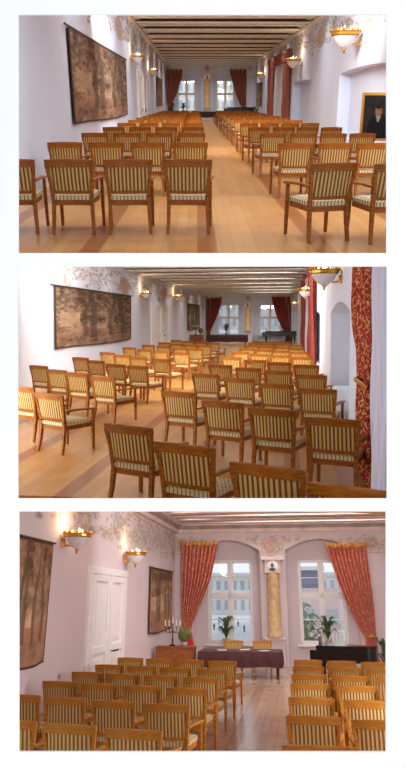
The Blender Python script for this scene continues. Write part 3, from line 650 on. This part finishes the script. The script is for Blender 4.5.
# ================================================================== UPPER HALL
h = UP
YB = h.atz(205, 119, 0).y; XL = h.aty(165.5, 101, YB).x; XR = h.aty(255, 101, YB).x; CZ = h.aty(205, 57.5, YB).z
q = lambda px: h.aty(px, 101, YB).x
zq = lambda py: h.aty(205, py, YB).z
Y0 = h.atz(203, 257, 0).y
n1 = sorted((h.atx(292, 101, XR).y, h.atx(310, 101, XR).y)); n2 = sorted((h.atx(338, 101, XR).y, h.atx(400, 101, XR).y)); n0 = sorted((h.atx(270, 101, XR).y, h.atx(285, 101, XR).y))
shell(h, XL, XR, Y0, YB, CZ, 9.5, 12.5, 9, [(q(173.5), q(201), .0, zq(76), zq(70) - zq(76)), (q(213), q(243), .0, zq(76), zq(70) - zq(76))],
      right_holes=[(n1[0], n1[1], .3, h.atx(301, 82, XR).z, .08), (n2[0], n2[1], .3, h.atx(345, 73, XR).z, .12), (n0[0], n0[1], .9, h.atx(276, 62, XR).z, .1)])
def inner_back(h, wins, lo, hi):
    y = h.YB + .6
    g = holed(lambda u, v, d: (u, y + d, v), h.XL, h.XR, 0, h.CZ, [(a, b, c, d_, 0) for a, b, c, d_ in wins], .18, False)
    struct(g.obj('wall_back', MT[h.word]['wall'], hall=h))
    for a, b, c, d_ in wins: window(h, a, b, c, d_, y + .12)
z0w, z1w = zq(112), zq(79.5)
inner_back(h, [(q(177.5), q(195.5), z0w, z1w), (q(216.5), q(234.5), z0w, z1w)], 0, 0)
cornice(h, 'lrb', 11, [(.30, .18, 0, 'beam'), (.16, .30, .18, 'bedge'), (.10, .42, .30, 'beam')])
def arch_skip(h, bays, zt):
    return lambda u, v: any(a < u < b and v < zt(u, a, b) for a, b in bays)
fz = h.CZ - .42
frieze(h, 'l', 12, YB, fz - 1.25, fz, 280, [(h.atx(119, 32, XL).y, fz - .75, .42), (h.atx(148, 60, XL).y, fz - .75, .36)], sy=2.6)
frieze(h, 'r', 20, YB, fz - 1.2, fz, 260, [(h.atx(321, 40, XR).y, fz - .7, .42), (h.atx(276, 62, XR).y, fz - .7, .36)], sy=2.6)
frieze(h, 'b', XL, XR, zq(69), zq(63), 60, [(q(168), zq(67.5), .22), (q(207), zq(68), .26), (q(249), zq(68), .22)], band=bandf(0, [(q(173.5), q(201)), (q(213), q(243))], zq(76), zq(70) - zq(76)))
tapestry(h, h.atx(67.5, 60, XL).y, h.atx(124.5, 60, XL).y, h.atx(96, 121, XL).z, h.atx(67, 27, XL).z, 'large brown woodland tapestry on the left wall of the upper hall', 1)
tapestry(h, h.atx(156, 90, XL).y, h.atx(161.5, 90, XL).y, h.atx(158, 106, XL).z, h.atx(158, 78, XL).z, 'small far tapestry beyond the door in the upper hall', 4)
tapestry(h, h.atx(262.5, 90, XR).y, h.atx(257, 90, XR).y, h.atx(260, 106, XR).z, h.atx(260, 83, XR).z, 'dark small hanging on the far right wall of the upper hall', 6, side='r')
door(h, h.atx(137.5, 90, XL).y, h.atx(146, 90, XL).y, h.atx(141, 75, XL).z)
sconce(h, 130, 57, 'l', 'nearer gilt wall lamp on the left wall of the upper hall')
sconce(h, 148, 71, 'l', 'farther gilt wall lamp on the left wall of the upper hall')
sconce(h, 362, 35, 'r', 'nearest large gilt bowl lamp on the right wall of the upper hall', 1.7, 40)
sconce(h, 302, 61, 'r', 'middle gilt bowl lamp on the right wall of the upper hall', 1.4, 35)
sconce(h, 265, 75, 'r', 'farthest gilt bowl lamp on the right wall of the upper hall', 1.2, 35)
m = MT['upper']; bk = lambda u, z, d: (u, h.YB - d, z)
def back_fn(h): return lambda u, z, d: (u, h.YB - d, z)
def side_fn(h): return lambda u, z, d: (h.XR - d, u, z)
drape(h, (back_fn(h), [(q(166.5), q(183), zq(69)), (q(166.5), q(182), zq(78)), (q(166.5), q(178.5), zq(90)), (q(167), q(173), zq(102)), (q(168), q(171.5), zq(106)), (q(167), q(173), .05)]), 'brown red curtain gathered left at the left back window of the upper hall', [m['cur'], m['gold']], valance=.12, tie=(q(167.5), q(172), zq(105)))
drape(h, (back_fn(h), [(q(229), q(246), zq(69)), (q(231), q(246), zq(78)), (q(235), q(246), zq(92)), (q(240), q(246), zq(104)), (q(242), q(246), zq(107)), (q(241), q(246), .05)]), 'brown red curtain gathered right at the right back window of the upper hall', [m['cur'], m['gold']], valance=.12, tie=(q(241.5), q(246), zq(106)))
for a, b, wd in ((267.5, 273, 'farther'), (282, 288.5, 'nearer')):
    ya, yb = h.atx(b, 90, XR - .15).y, h.atx(a, 90, XR - .15).y; zt = h.atx(288, 50, XR - .15).z
    drape(h, (side_fn(h), [(ya, yb, zt), (ya, yb, 1.6), (ya, yb, .05)]), f'{wd} brocade curtain at the right side window of the upper hall', [m['cur']], n=6)
ya, yb = h.atx(282, 90, XR - .1).y, h.atx(273, 90, XR - .1).y
drape(h, (lambda u, z, d: (h.XR - d * .6, u, z), [(ya, yb, h.atx(282, 54, XR).z - .3), (ya, yb, .05)]), 'white sheer curtain between brocade drapes in the upper hall', [m['sheer']], n=8, amp=.03, name='sheer_curtain')
ya, yb = h.atx(288, 90, XR - .2).y, h.atx(267.5, 90, XR - .2).y; zt = h.atx(288, 50, XR - .2).z
drape(h, (lambda u, z, d: (h.XR - .12 - d, u, z), [(ya, yb, zt + .05), (ya, yb, zt - .6)]), 'brocade valance across the top of the side window in the upper hall', [m['cur']], n=12, amp=.05, name='valance')
column(h, q(207), 'ochre marbled column between the back windows of the upper hall', zq(73), .6)
exterior(h)
# portrait leaning in the near niche
def portrait(h, loc, rz, W, Hh, label):
    t = thing('framed_portrait', h, loc, rz, label, 'painting')
    g = G(); f = .07; g.box(-W / 2, W / 2, -.03, .03, 0, f); g.box(-W / 2, W / 2, -.03, .03, Hh - f, Hh); g.box(-W / 2, -W / 2 + f, -.03, .03, f, Hh - f); g.box(W / 2 - f, W / 2, -.03, .03, f, Hh - f); g.obj('gilt_frame', GOLD, parent=t)
    NU, NV = 40, 56; cols = []; a, b = W / 2 - f, Hh - 2 * f
    g = G(); g.grid(lambda u, v: ((2 * u - 1) * a, -.01, f + b * v), NU, NV)
    for j in range(NV + 1):
        for i in range(NU + 1):
            u, v = i / NU - .5, j / NV; c = Vector((50, 44, 38)) * (1 + .3 * noise.noise(Vector((u * 7, v * 7, 1))))
            if v < .52 and abs(u) < .34 * math.sqrt(max(0, 1 - (v / .62) ** 3)): c = Vector((16, 14, 16))
            if .38 < v < .52 and abs(u) < (v - .36) * .5: c = Vector((190, 184, 170))
            if (u / .115) ** 2 + ((v - .64) / .12) ** 2 < 1: c = Vector((178, 130, 100)) * (1.05 - 1.2 * max(0, u))
            if ((u) / .135) ** 2 + ((v - .70) / .10) ** 2 < 1 and v > .69 + .3 * abs(u) * .3: c = Vector((34, 26, 20))
            if v > .6 and v < .7 and abs(abs(u) - .045) < .018 and abs(v - .655) < .012: c = Vector((50, 30, 24))
            cols.append(lin([max(0, min(255, x)) for x in c]))
    g.obj('canvas', VCO, parent=t, colors=cols)
    g = G(); g.box(-W / 2 + .02, W / 2 - .02, .0, .028, .02, Hh - .02); g.obj('backing_board', DARKWOOD, parent=t)
pp = h.aty(376, 141, h.atx(378, 141, XR - .25).y)
portrait(h, Vector((pp.x, pp.y, max(0, pp.z))), R(-12), .98, 1.3, 'gilt framed portrait of a dark coated man leaning beside the right niche')
# table, piano, plants at the far end
ty = YB - 5
table(h, h.aty(196, 115, ty).x, h.aty(216, 115, ty).x, ty - .5, ty + .5, .5, 'long wooden table under a maroon cloth at the far end of the upper hall')
piano(h, h.atz(237, 121, 0), 0, 'black grand piano before the right back window of the upper hall', 1.15)
plant(h, Vector((XL + .8, h.atz(168, 121, 0).y, 0)), 'bushy plant in the far left corner of the upper hall', 1.3, .5)
plant(h, Vector((q(183), YB + .35, z0w)), 'potted plant on the left window sill of the upper hall', .6, .3)
plant(h, h.atz(256, 122, 0), 'bushy potted plant in the far right corner of the upper hall', 1.0, .4)
# chairs
left_rows = [(87, 0)]; inv0, dinv = 1 / 87, .0048
xc_l = [-.11, -.80, -1.48, -2.16]; xc_r = [1.58, 2.21, 2.83, 3.44]
for r in range(13):
    s = 1 / (inv0 + r * dinv)
    for c in range(4):
        wob = random.Random(r * 7 + c)
        armchair(h, 197 + xc_l[c] * s, 101 + .675 * s + .15, -1 + wob.uniform(-3, 3), seat_label(r, c, 'left', h), 'armchairs of the upper hall')
for r in range(13):
    s = 1 / (inv0 - .0004 + r * dinv)
    for c in range(4):
        wob = random.Random(r * 5 + c + 99)
        if r == 0:
            if c > 1: continue
            armchair(h, (335, 400)[c], (163.5, 164)[c], (-17, -12)[c], seat_label(r, c, 'right', h), 'armchairs of the upper hall'); continue
        armchair(h, 197 + xc_r[c] * s, 101 + .675 * s, -8 + wob.uniform(-3, 3), seat_label(r, c, 'right', h), 'armchairs of the upper hall')

# ================================================================== MIDDLE HALL
h = MID; m = MT['middle']
YB = h.atz(250, 341.5, 0).y; XL = h.aty(203, 318, YB).x; XR = h.aty(297, 318, YB).x; CZ = h.aty(250, 290, YB).z
q = lambda px: h.aty(px, 318, YB).x
zq = lambda py: h.aty(250, py, YB).z
Y0 = h.atz(203, 502, 0).y
n1 = sorted((h.atx(314, 318, XR).y, h.atx(320, 318, XR).y)); n2 = sorted((h.atx(331, 318, XR).y, h.atx(350, 318, XR).y)); n3 = sorted((h.atx(371, 318, XR).y, h.atx(395, 318, XR).y))
shell(h, XL, XR, Y0, YB, CZ, 14, 5.5, 15.5, [(q(212), q(243), 0, zq(300), zq(296) - zq(300)), (q(253), q(286), 0, zq(300), zq(296) - zq(300))],
      right_holes=[(n1[0], n1[1], .6, h.atx(316, 315, XR).z, .1), (n2[0], n2[1], .55, h.atx(340, 312, XR).z, .2), (n3[0], n3[1], .3, 3.4, .1)], pitch=2.4, ysplit=15.6, lid=262, every=2)
z0w, z1w = zq(335), zq(304)
inner_back(h, [(q(217), q(239), z0w, z1w), (q(259), q(281), z0w, z1w)], 0, 0)
cornice(h, 'lrb', 15.7, [(.28, .16, 0, 'beam'), (.14, .28, .16, 'bedge'), (.09, .38, .28, 'cor')])
g = G(); a = h.atz(18, 502.5, 0); yn = 4.1
vs = []
for x in (-3.5, XR + .4):
    for t_ in (0, 1):
        y = Y0 + .6 if t_ else 4.35; zz = h.soffit(502.2, x, y); vs += [(x, y, zz), (x, y, zz - .02)]
g.add(vs, [(0, 2, 6, 4), (1, 5, 7, 3), (0, 4, 5, 1), (2, 3, 7, 6), (0, 1, 3, 2), (4, 6, 7, 5)]); struct(g.obj('floor', m['floor'], hall=h))
fz = h.CZ - .38
frieze(h, 'l', 16, YB, fz - 1.0, fz, 300, [(h.atx(124, 280, XL).y, fz - .62, .36), (h.atx(165, 290, XL).y, fz - .6, .32)], sy=2.4)
frieze(h, 'b', XL, XR, zq(299), zq(294.5), 60, [(q(206), zq(297), .2), (q(248), zq(298), .24), (q(292), zq(297), .22)], band=bandf(0, [(q(212), q(243)), (q(253), q(286))], zq(300), zq(296) - zq(300)))
tapestry(h, h.atx(53, 318, XL).y, h.atx(130, 318, XL).y, h.atx(54, 350, XL).z, h.atx(53, 285.5, XL).z, 'wide brown woodland tapestry on the left wall of the middle hall', 1)
tapestry(h, h.atx(187, 318, XL).y, h.atx(199.5, 318, XL).y, h.atx(190, 330, XL).z, h.atx(190, 304, XL).z, 'small brown tapestry beyond the door in the middle hall', 9)
door(h, h.atx(151.5, 318, XL).y, h.atx(169, 318, XL).y, h.atx(151.5, 305, XL).z)
sconce(h, 140, 294, 'l', 'nearer gilt wall lamp on the left wall of the middle hall')
sconce(h, 173, 297, 'l', 'farther gilt wall lamp on the left wall of the middle hall')
sconce(h, 342, 273, 'r', 'nearest gilt bowl lamp on the right wall of the middle hall')
sconce(h, 315, 291, 'r', 'second gilt bowl lamp on the right wall of the middle hall, by the side curtains')
sconce(h, 298.7, 304, 'r', 'farthest tiny bowl lamp on the right wall of the middle hall')
BR = brocade('far_curtain_middle', (142, 62, 52), (158, 78, 60), 14, .56)
drape(h, (back_fn(h), [(q(206), q(222), zq(297)), (q(206), q(221), zq(305)), (q(206), q(216.5), zq(318)), (q(206), q(211.5), zq(329)), (q(207), q(210.5), zq(333)), (q(206), q(212), .05)]), 'rust red curtain gathered left at the left back window of the middle hall', [BR, m['gold']], valance=.12, tie=(q(206.5), q(211), zq(332)))
drape(h, (back_fn(h), [(q(271.5), q(291), zq(296)), (q(273), q(291), zq(305)), (q(278), q(291), zq(320)), (q(285), q(291), zq(333)), (q(286), q(291), zq(336)), (q(285), q(291), .05)]), 'rust red curtain gathered right at the right back window of the middle hall', [BR, m['gold']], valance=.12, tie=(q(285.5), q(291), zq(335)))
for a, b, wd in ((301, 304.5, 'farther'), (308, 312.5, 'nearer')):
    ya, yb = h.atx(b, 318, XR - .15).y, h.atx(a, 318, XR - .15).y
    drape(h, (side_fn(h), [(ya, yb, h.CZ - .45), (ya, yb, 1.6), (ya, yb, .05)]), f'{wd} rust red curtain at the far side window of the middle hall', [BR], n=6)
ya, yb = h.atx(308, 318, XR - .1).y, h.atx(304.5, 318, XR - .1).y
drape(h, (side_fn(h), [(ya, yb, h.CZ - .7), (ya, yb, .05)]), 'white sheer curtain between the rust red side curtains of the middle hall', [m['sheer']], n=8, amp=.02, name='sheer_curtain')
XC = XR - .02
ya, yb = h.atx(374.5, 400, XC).y, h.atx(354.5, 300, XC).y; yt = (h.atx(371, 400, XC).y, h.atx(360, 400, XC).y)
drape(h, (lambda u, z, d: (XC + .08 - d, u, z), [(ya, yb, 3.6), (ya, yb, 2.4), (ya + .1, yb - .1, 1.9), (yt[0], yt[1], 1.25), (yt[0] - .15, yt[1] + .1, .6), (ya, yt[1], .03)]), 'red and gold brocade curtain hanging nearest on the right of the middle hall', [m['cur'], m['gold'], GOLD], n=5, amp=.05, clip=True, tie=(yt[0], yt[1], 1.25))
ya2 = h.atx(393, 400, XR).y
drape(h, (lambda u, z, d: (XR + .02 - d * .7, u, z), [(ya2, ya, 3.6), (ya2, ya, 1.5), (ya2, ya, .03)]), 'long white sheer curtain right of the red brocade curtain', [m['sheer']], n=7, amp=.04, clip=True, name='sheer_curtain')
column(h, q(248), 'ochre marbled column between the back windows of the middle hall', zq(301), .6)
exterior(h)
ty = YB - 6
table(h, h.aty(209, 340, ty).x, h.aty(247, 340, ty).x, ty - .5, ty + .5, .55, 'long wooden table under a maroon cloth at the far end of the middle hall')
piano(h, h.atz(277, 345.5, 0), 0, 'black grand piano before the right back window of the middle hall', 1.15)
plant(h, Vector((q(226), YB + .35, z0w)), 'potted plant on the left window sill of the middle hall', .9, .35)
plant(h, h.atz(294.5, 347, 0), 'bushy potted plant in the far right corner of the middle hall', 1.0, .35)
chest(h, h.atz(197, 345, 0), 1.0, .5, .8, 'low wooden chest in the far left corner of the middle hall')
cl = h.atz(197, 345, 0)
candelabrum(h, cl + Vector((-.1, 0, .8)), 'branched candelabrum on the far chest of the middle hall')
topiary(h, cl + Vector((.3, 0, .8)), 'mossy ball in a pot beside the candelabrum of the middle hall')
# chairs: right block (front to back), aisle seat first
RB = [[(127, 426), (183, 445), (266, 466.5), (352, 488)], [(178, 392), (222, 402), (271.5, 409.5), (332, 419)], [(205, 374), (239, 378.5), (276, 384), (317, 389)],
      [(220, 365), (248, 368), (278, 371), (311, 375)], [(231, 357), (255, 360), (279, 362.5), (306, 365)], [(240, 352), (259, 354), (280, 355.5), (302, 357)],
      [(247, 348.5), (264, 349.7), (281, 350.8), (299, 352)], [(251.5, 345.5), (266, 346.3), (282, 347.2), (296.5, 348.2)], [(255, 343.2), (268, 343.8), (282.5, 344.4), (295.5, 345.2)], [(258, 341.3), (270, 341.7), (283, 342.2)]]
for r, row in enumerate(RB):
    for c, (x, y) in enumerate(row):
        yaw = 24 - 1.5 * r - (2.0 * c if r else 1 * c)
        armchair(h, x, y, yaw, seat_label(r, c, 'right', h), 'armchairs of the middle hall', clip=(r == 0))
LB = [[(48, 394), (21, 387)], [(102, 377), (76, 373), (56, 370), (38, 365.8)], [(137, 366), (115, 364.3), (95, 360.7), (80, 357.6)], [(161, 359), (137.5, 357), (122, 355), (107, 352.5)],
      [(181, 352.7), (160, 351), (144, 349.5), (129, 347.6)], [(195, 348.8), (180, 348), (163, 346.2), (148, 345)], [(204, 345.5), (190, 345), (176, 344), (164, 342.5)], [(213, 343), (200.5, 342), (188, 341.2), (176, 340.2)]]
for r, row in enumerate(LB):
    for c, (x, y) in enumerate(row): armchair(h, x, y, 29 - 1.5 * r, seat_label(r, c, 'left', h), 'armchairs of the middle hall')

# ================================================================== LOWER HALL
h = LOW; m = MT['lower']
YB = h.atz(250, 666, 0).y; XL = h.aty(174.5, 600, YB).x; XR = h.aty(428, 600, YB).x; CZ = h.aty(250, 516.5, YB).z
q = lambda px: h.aty(px, 600, YB).x
zq = lambda py: h.aty(250, py, YB).z
shell(h, XL, XR, 4.6, YB, CZ, 7.5, 10, 14, [(q(193), q(261), 0, zq(551), zq(540) - zq(551)), (q(287), q(358), 0, zq(551), zq(540) - zq(551))], pitch=1.0, ysplit=14.05, lid=508, every=2)
z0w, z1w = zq(645), zq(559)
inner_back(h, [(q(206), q(252), z0w, z1w), (q(299), q(347), z0w, z1w)], 0, 0)
cornice(h, 'lrb', 14.1, [(.62, .14, 0, 'bedge'), (.5, .24, .14, 'ceil'), (.34, .34, .24, 'beam'), (.2, .46, .34, 'bedge'), (.14, .6, .46, 'beam')])
fz = h.CZ - .6
frieze(h, 'l', 9, YB, fz - 1.0, fz, 330, [(h.atx(27, 520, XL).y, fz - .42, .42)], sy=1.8)
zt_arch = lambda u, a, b: zq(550) + (zq(539) - zq(550)) * (1 - (2 * (u - a) / (b - a) - 1) ** 2)
frieze(h, 'b', XL, XR, zq(556), zq(537), 300, [(q(181), zq(545), .24), (q(272), zq(546.5), .36), (q(377), zq(544.5), .25)], skip=arch_skip(h, [(q(190), q(264)), (q(284), q(361))], lambda u, a, b: zt_arch(u, a, b) + .12), band=bandf(0, [(q(193), q(261)), (q(287), q(358))], zq(551), zq(540) - zq(551)))
tapestry(h, h.atx(2, 600, XL).y, h.atx(46, 600, XL).y, h.atx(46, 662, XL).z, h.atx(46, 543, XL).z, 'large brown tapestry cut by the left edge of the lower hall', 1, fu=.6)
tapestry(h, h.atx(148, 600, XL).y, h.atx(170.5, 600, XL).y, h.atx(148, 634, XL).z, h.atx(148, 567.5, XL).z, 'small brown tapestry right of the white door in the lower hall', 9, fu=.35)
door(h, h.atx(90, 600, XL).y, h.atx(122, 600, XL).y, h.atx(90, 573, XL).z)
sconce(h, 62, 537, 'l', 'large lit gilt bowl lamp left of the door in the lower hall', power=30)
sconce(h, 124, 555, 'l', 'smaller lit gilt bowl lamp right of the door in the lower hall', power=20)
drape(h, (back_fn(h), [(q(182), q(219), zq(542)), (q(182), q(216), zq(558)), (q(182), q(211), zq(580)), (q(182), q(202), zq(602)), (q(183), q(194), zq(622)), (q(184), q(191.5), zq(630)), (q(183), q(195), zq(645)), (q(182), q(197), .05)]), 'red brocade curtain gathered left at the left window of the lower hall', [m['cur'], m['gold']], n=9, valance=.14, tie=(q(183.5), q(192), zq(629)))
drape(h, (back_fn(h), [(q(329.5), q(371), zq(545)), (q(333), q(371), zq(560)), (q(340), q(372), zq(585)), (q(349), q(373), zq(610)), (q(358), q(373), zq(630)), (q(363), q(373), zq(638)), (q(360), q(374), zq(650)), (q(358), q(375), .05)]), 'red brocade curtain gathered right at the right window of the lower hall', [m['cur'], m['gold']], n=10, valance=.16, tie=(q(362.5), q(373.5), zq(637)))
column(h, q(274), 'ochre marbled column with portrait medallion between the lower hall windows', zq(558), .48)
g = G(); g.path([(q(192) , YB - .5, .45), (q(192), YB - .5, .8), (q(192.5), YB - .5, 1.1)], [.16, .12, .05], [.08, .06, .04], 10); o = g.obj('red_banner', mat('scarlet_cloth', (200, 30, 36), .8, vary=.1), hall=h, smooth=True); tag(o, 'bright scarlet furled cloth hanging below the left curtain of the lower hall', 'cloth')
exterior(h, True)
ty = h.atz(240, 677, 0).y; zt = .78
x0, x1 = h.atz(201, 652, .745).x, h.aty(281, 655, ty).x
table(h, h.aty(202, 655, ty).x, x1, ty - .6, ty + .6, .42, 'long wooden table under a maroon cloth before the lower hall windows')
for i, (px, wd) in enumerate(((233, 'left'), (262, 'right'))):
    p = h.aty(px, 645, ty + 1.4); t_ = Vector((p.x, ty + 1.3, 0)); tt = thing('armchair', h, t_, R(180), f'striped armchair behind the dark cloth table, {wd} one of two, lower hall', 'chair', 'armchairs behind the table')
    for name, me in CH['lower'][0]: o = bpy.data.objects.new(name, me); COL.objects.link(o); o.parent = tt
for i, (px, dy, wd) in enumerate(((222, -.1, 'left'), (245, .1, 'middle'), (264, -.2, 'right'))):
    p = h.aty(px, 650, ty + dy); g = G(); g.box(-.15, .15, -.11, .11, 0, .006)
    o = g.obj('paper_sheet', PAPER, mw=h.M @ Matrix.Translation((p.x, ty + dy, .751)) @ Matrix.Rotation(.3 * i, 4, 'Z')); tag(o, f'white paper lying on the maroon tablecloth, {wd} of three, lower hall', 'paper')
pz = h.atz(344, 693, 0); piano(h, Vector((pz.x, pz.y, 0)), R(-10), 'black grand piano with closed lid at right of the lower hall', .74, 1.15)
plant(h, Vector((q(225), YB + .3, z0w)), 'leafy plant on the left window sill of the lower hall', .85, .3)
plant(h, Vector((q(326), YB + .3, z0w)), 'spiky plant on the right window sill of the lower hall', .8, .35)
plant(h, h.atz(388, 678, 0), 'green plant at the right edge behind the piano in lower hall', 1.1, .5)
cl = h.atz(168, 676, 0); cl.x = max(cl.x, XL + .75)
chest(h, cl, 1.2, .5, .85, 'wooden chest with drawers in the left corner of the lower hall')
candelabrum(h, cl + Vector((-.12, 0, .85)), 'branched candelabrum on the chest of the lower hall', 5)
topiary(h, cl + Vector((.28, -.08, .85)), 'mossy green ball in a pot on the chest of the lower hall', .2)
st = h.atz(306, 681, 0); g0 = thing('piano_stool', h, st, 0, 'small brown wooden stool left of the piano in the lower hall', 'stool')
g = G(); g.box(-.3, .3, -.2, .2, .44, .52); g.obj('seat', CHEST, parent=g0, bevel=.01)
for sx in (-1, 1):
    for sy in (-1, 1): g = G(); g.path([(sx * .26, sy * .16, 0), (sx * .25, sy * .15, .44)], .02, .02); g.obj('leg', CHEST, parent=g0)
xl = [-1.66, -2.38, -3.09, -3.78]
iv = [.0098 - .0024, .0098, .0122, .0144, .0164, .0184, .0208]
for r, i0 in enumerate(iv):
    for c in range(4):
        s = 1 / (i0 + .0004 * c); px = 302 + xl[c] * s
        if px < -10 or (r == 0): continue
        armchair(h, px, 600 + 1.275 * s, 6, seat_label(r - 1, c, 'left', h), 'armchairs of the lower hall')
xr = [.12, .82, 1.5]
ivr = [.0087, .01094, .0130, .0152, .0171, .0192, .0212]
for r, i0 in enumerate(ivr):
    for c in range(3):
        s = 1 / (i0 - .0004 * c); px = 302 + xr[c] * s
        if px > 410: continue
        armchair(h, px, 600 + 1.275 * s, 2, seat_label(r, c, 'right', h), 'armchairs of the lower hall')
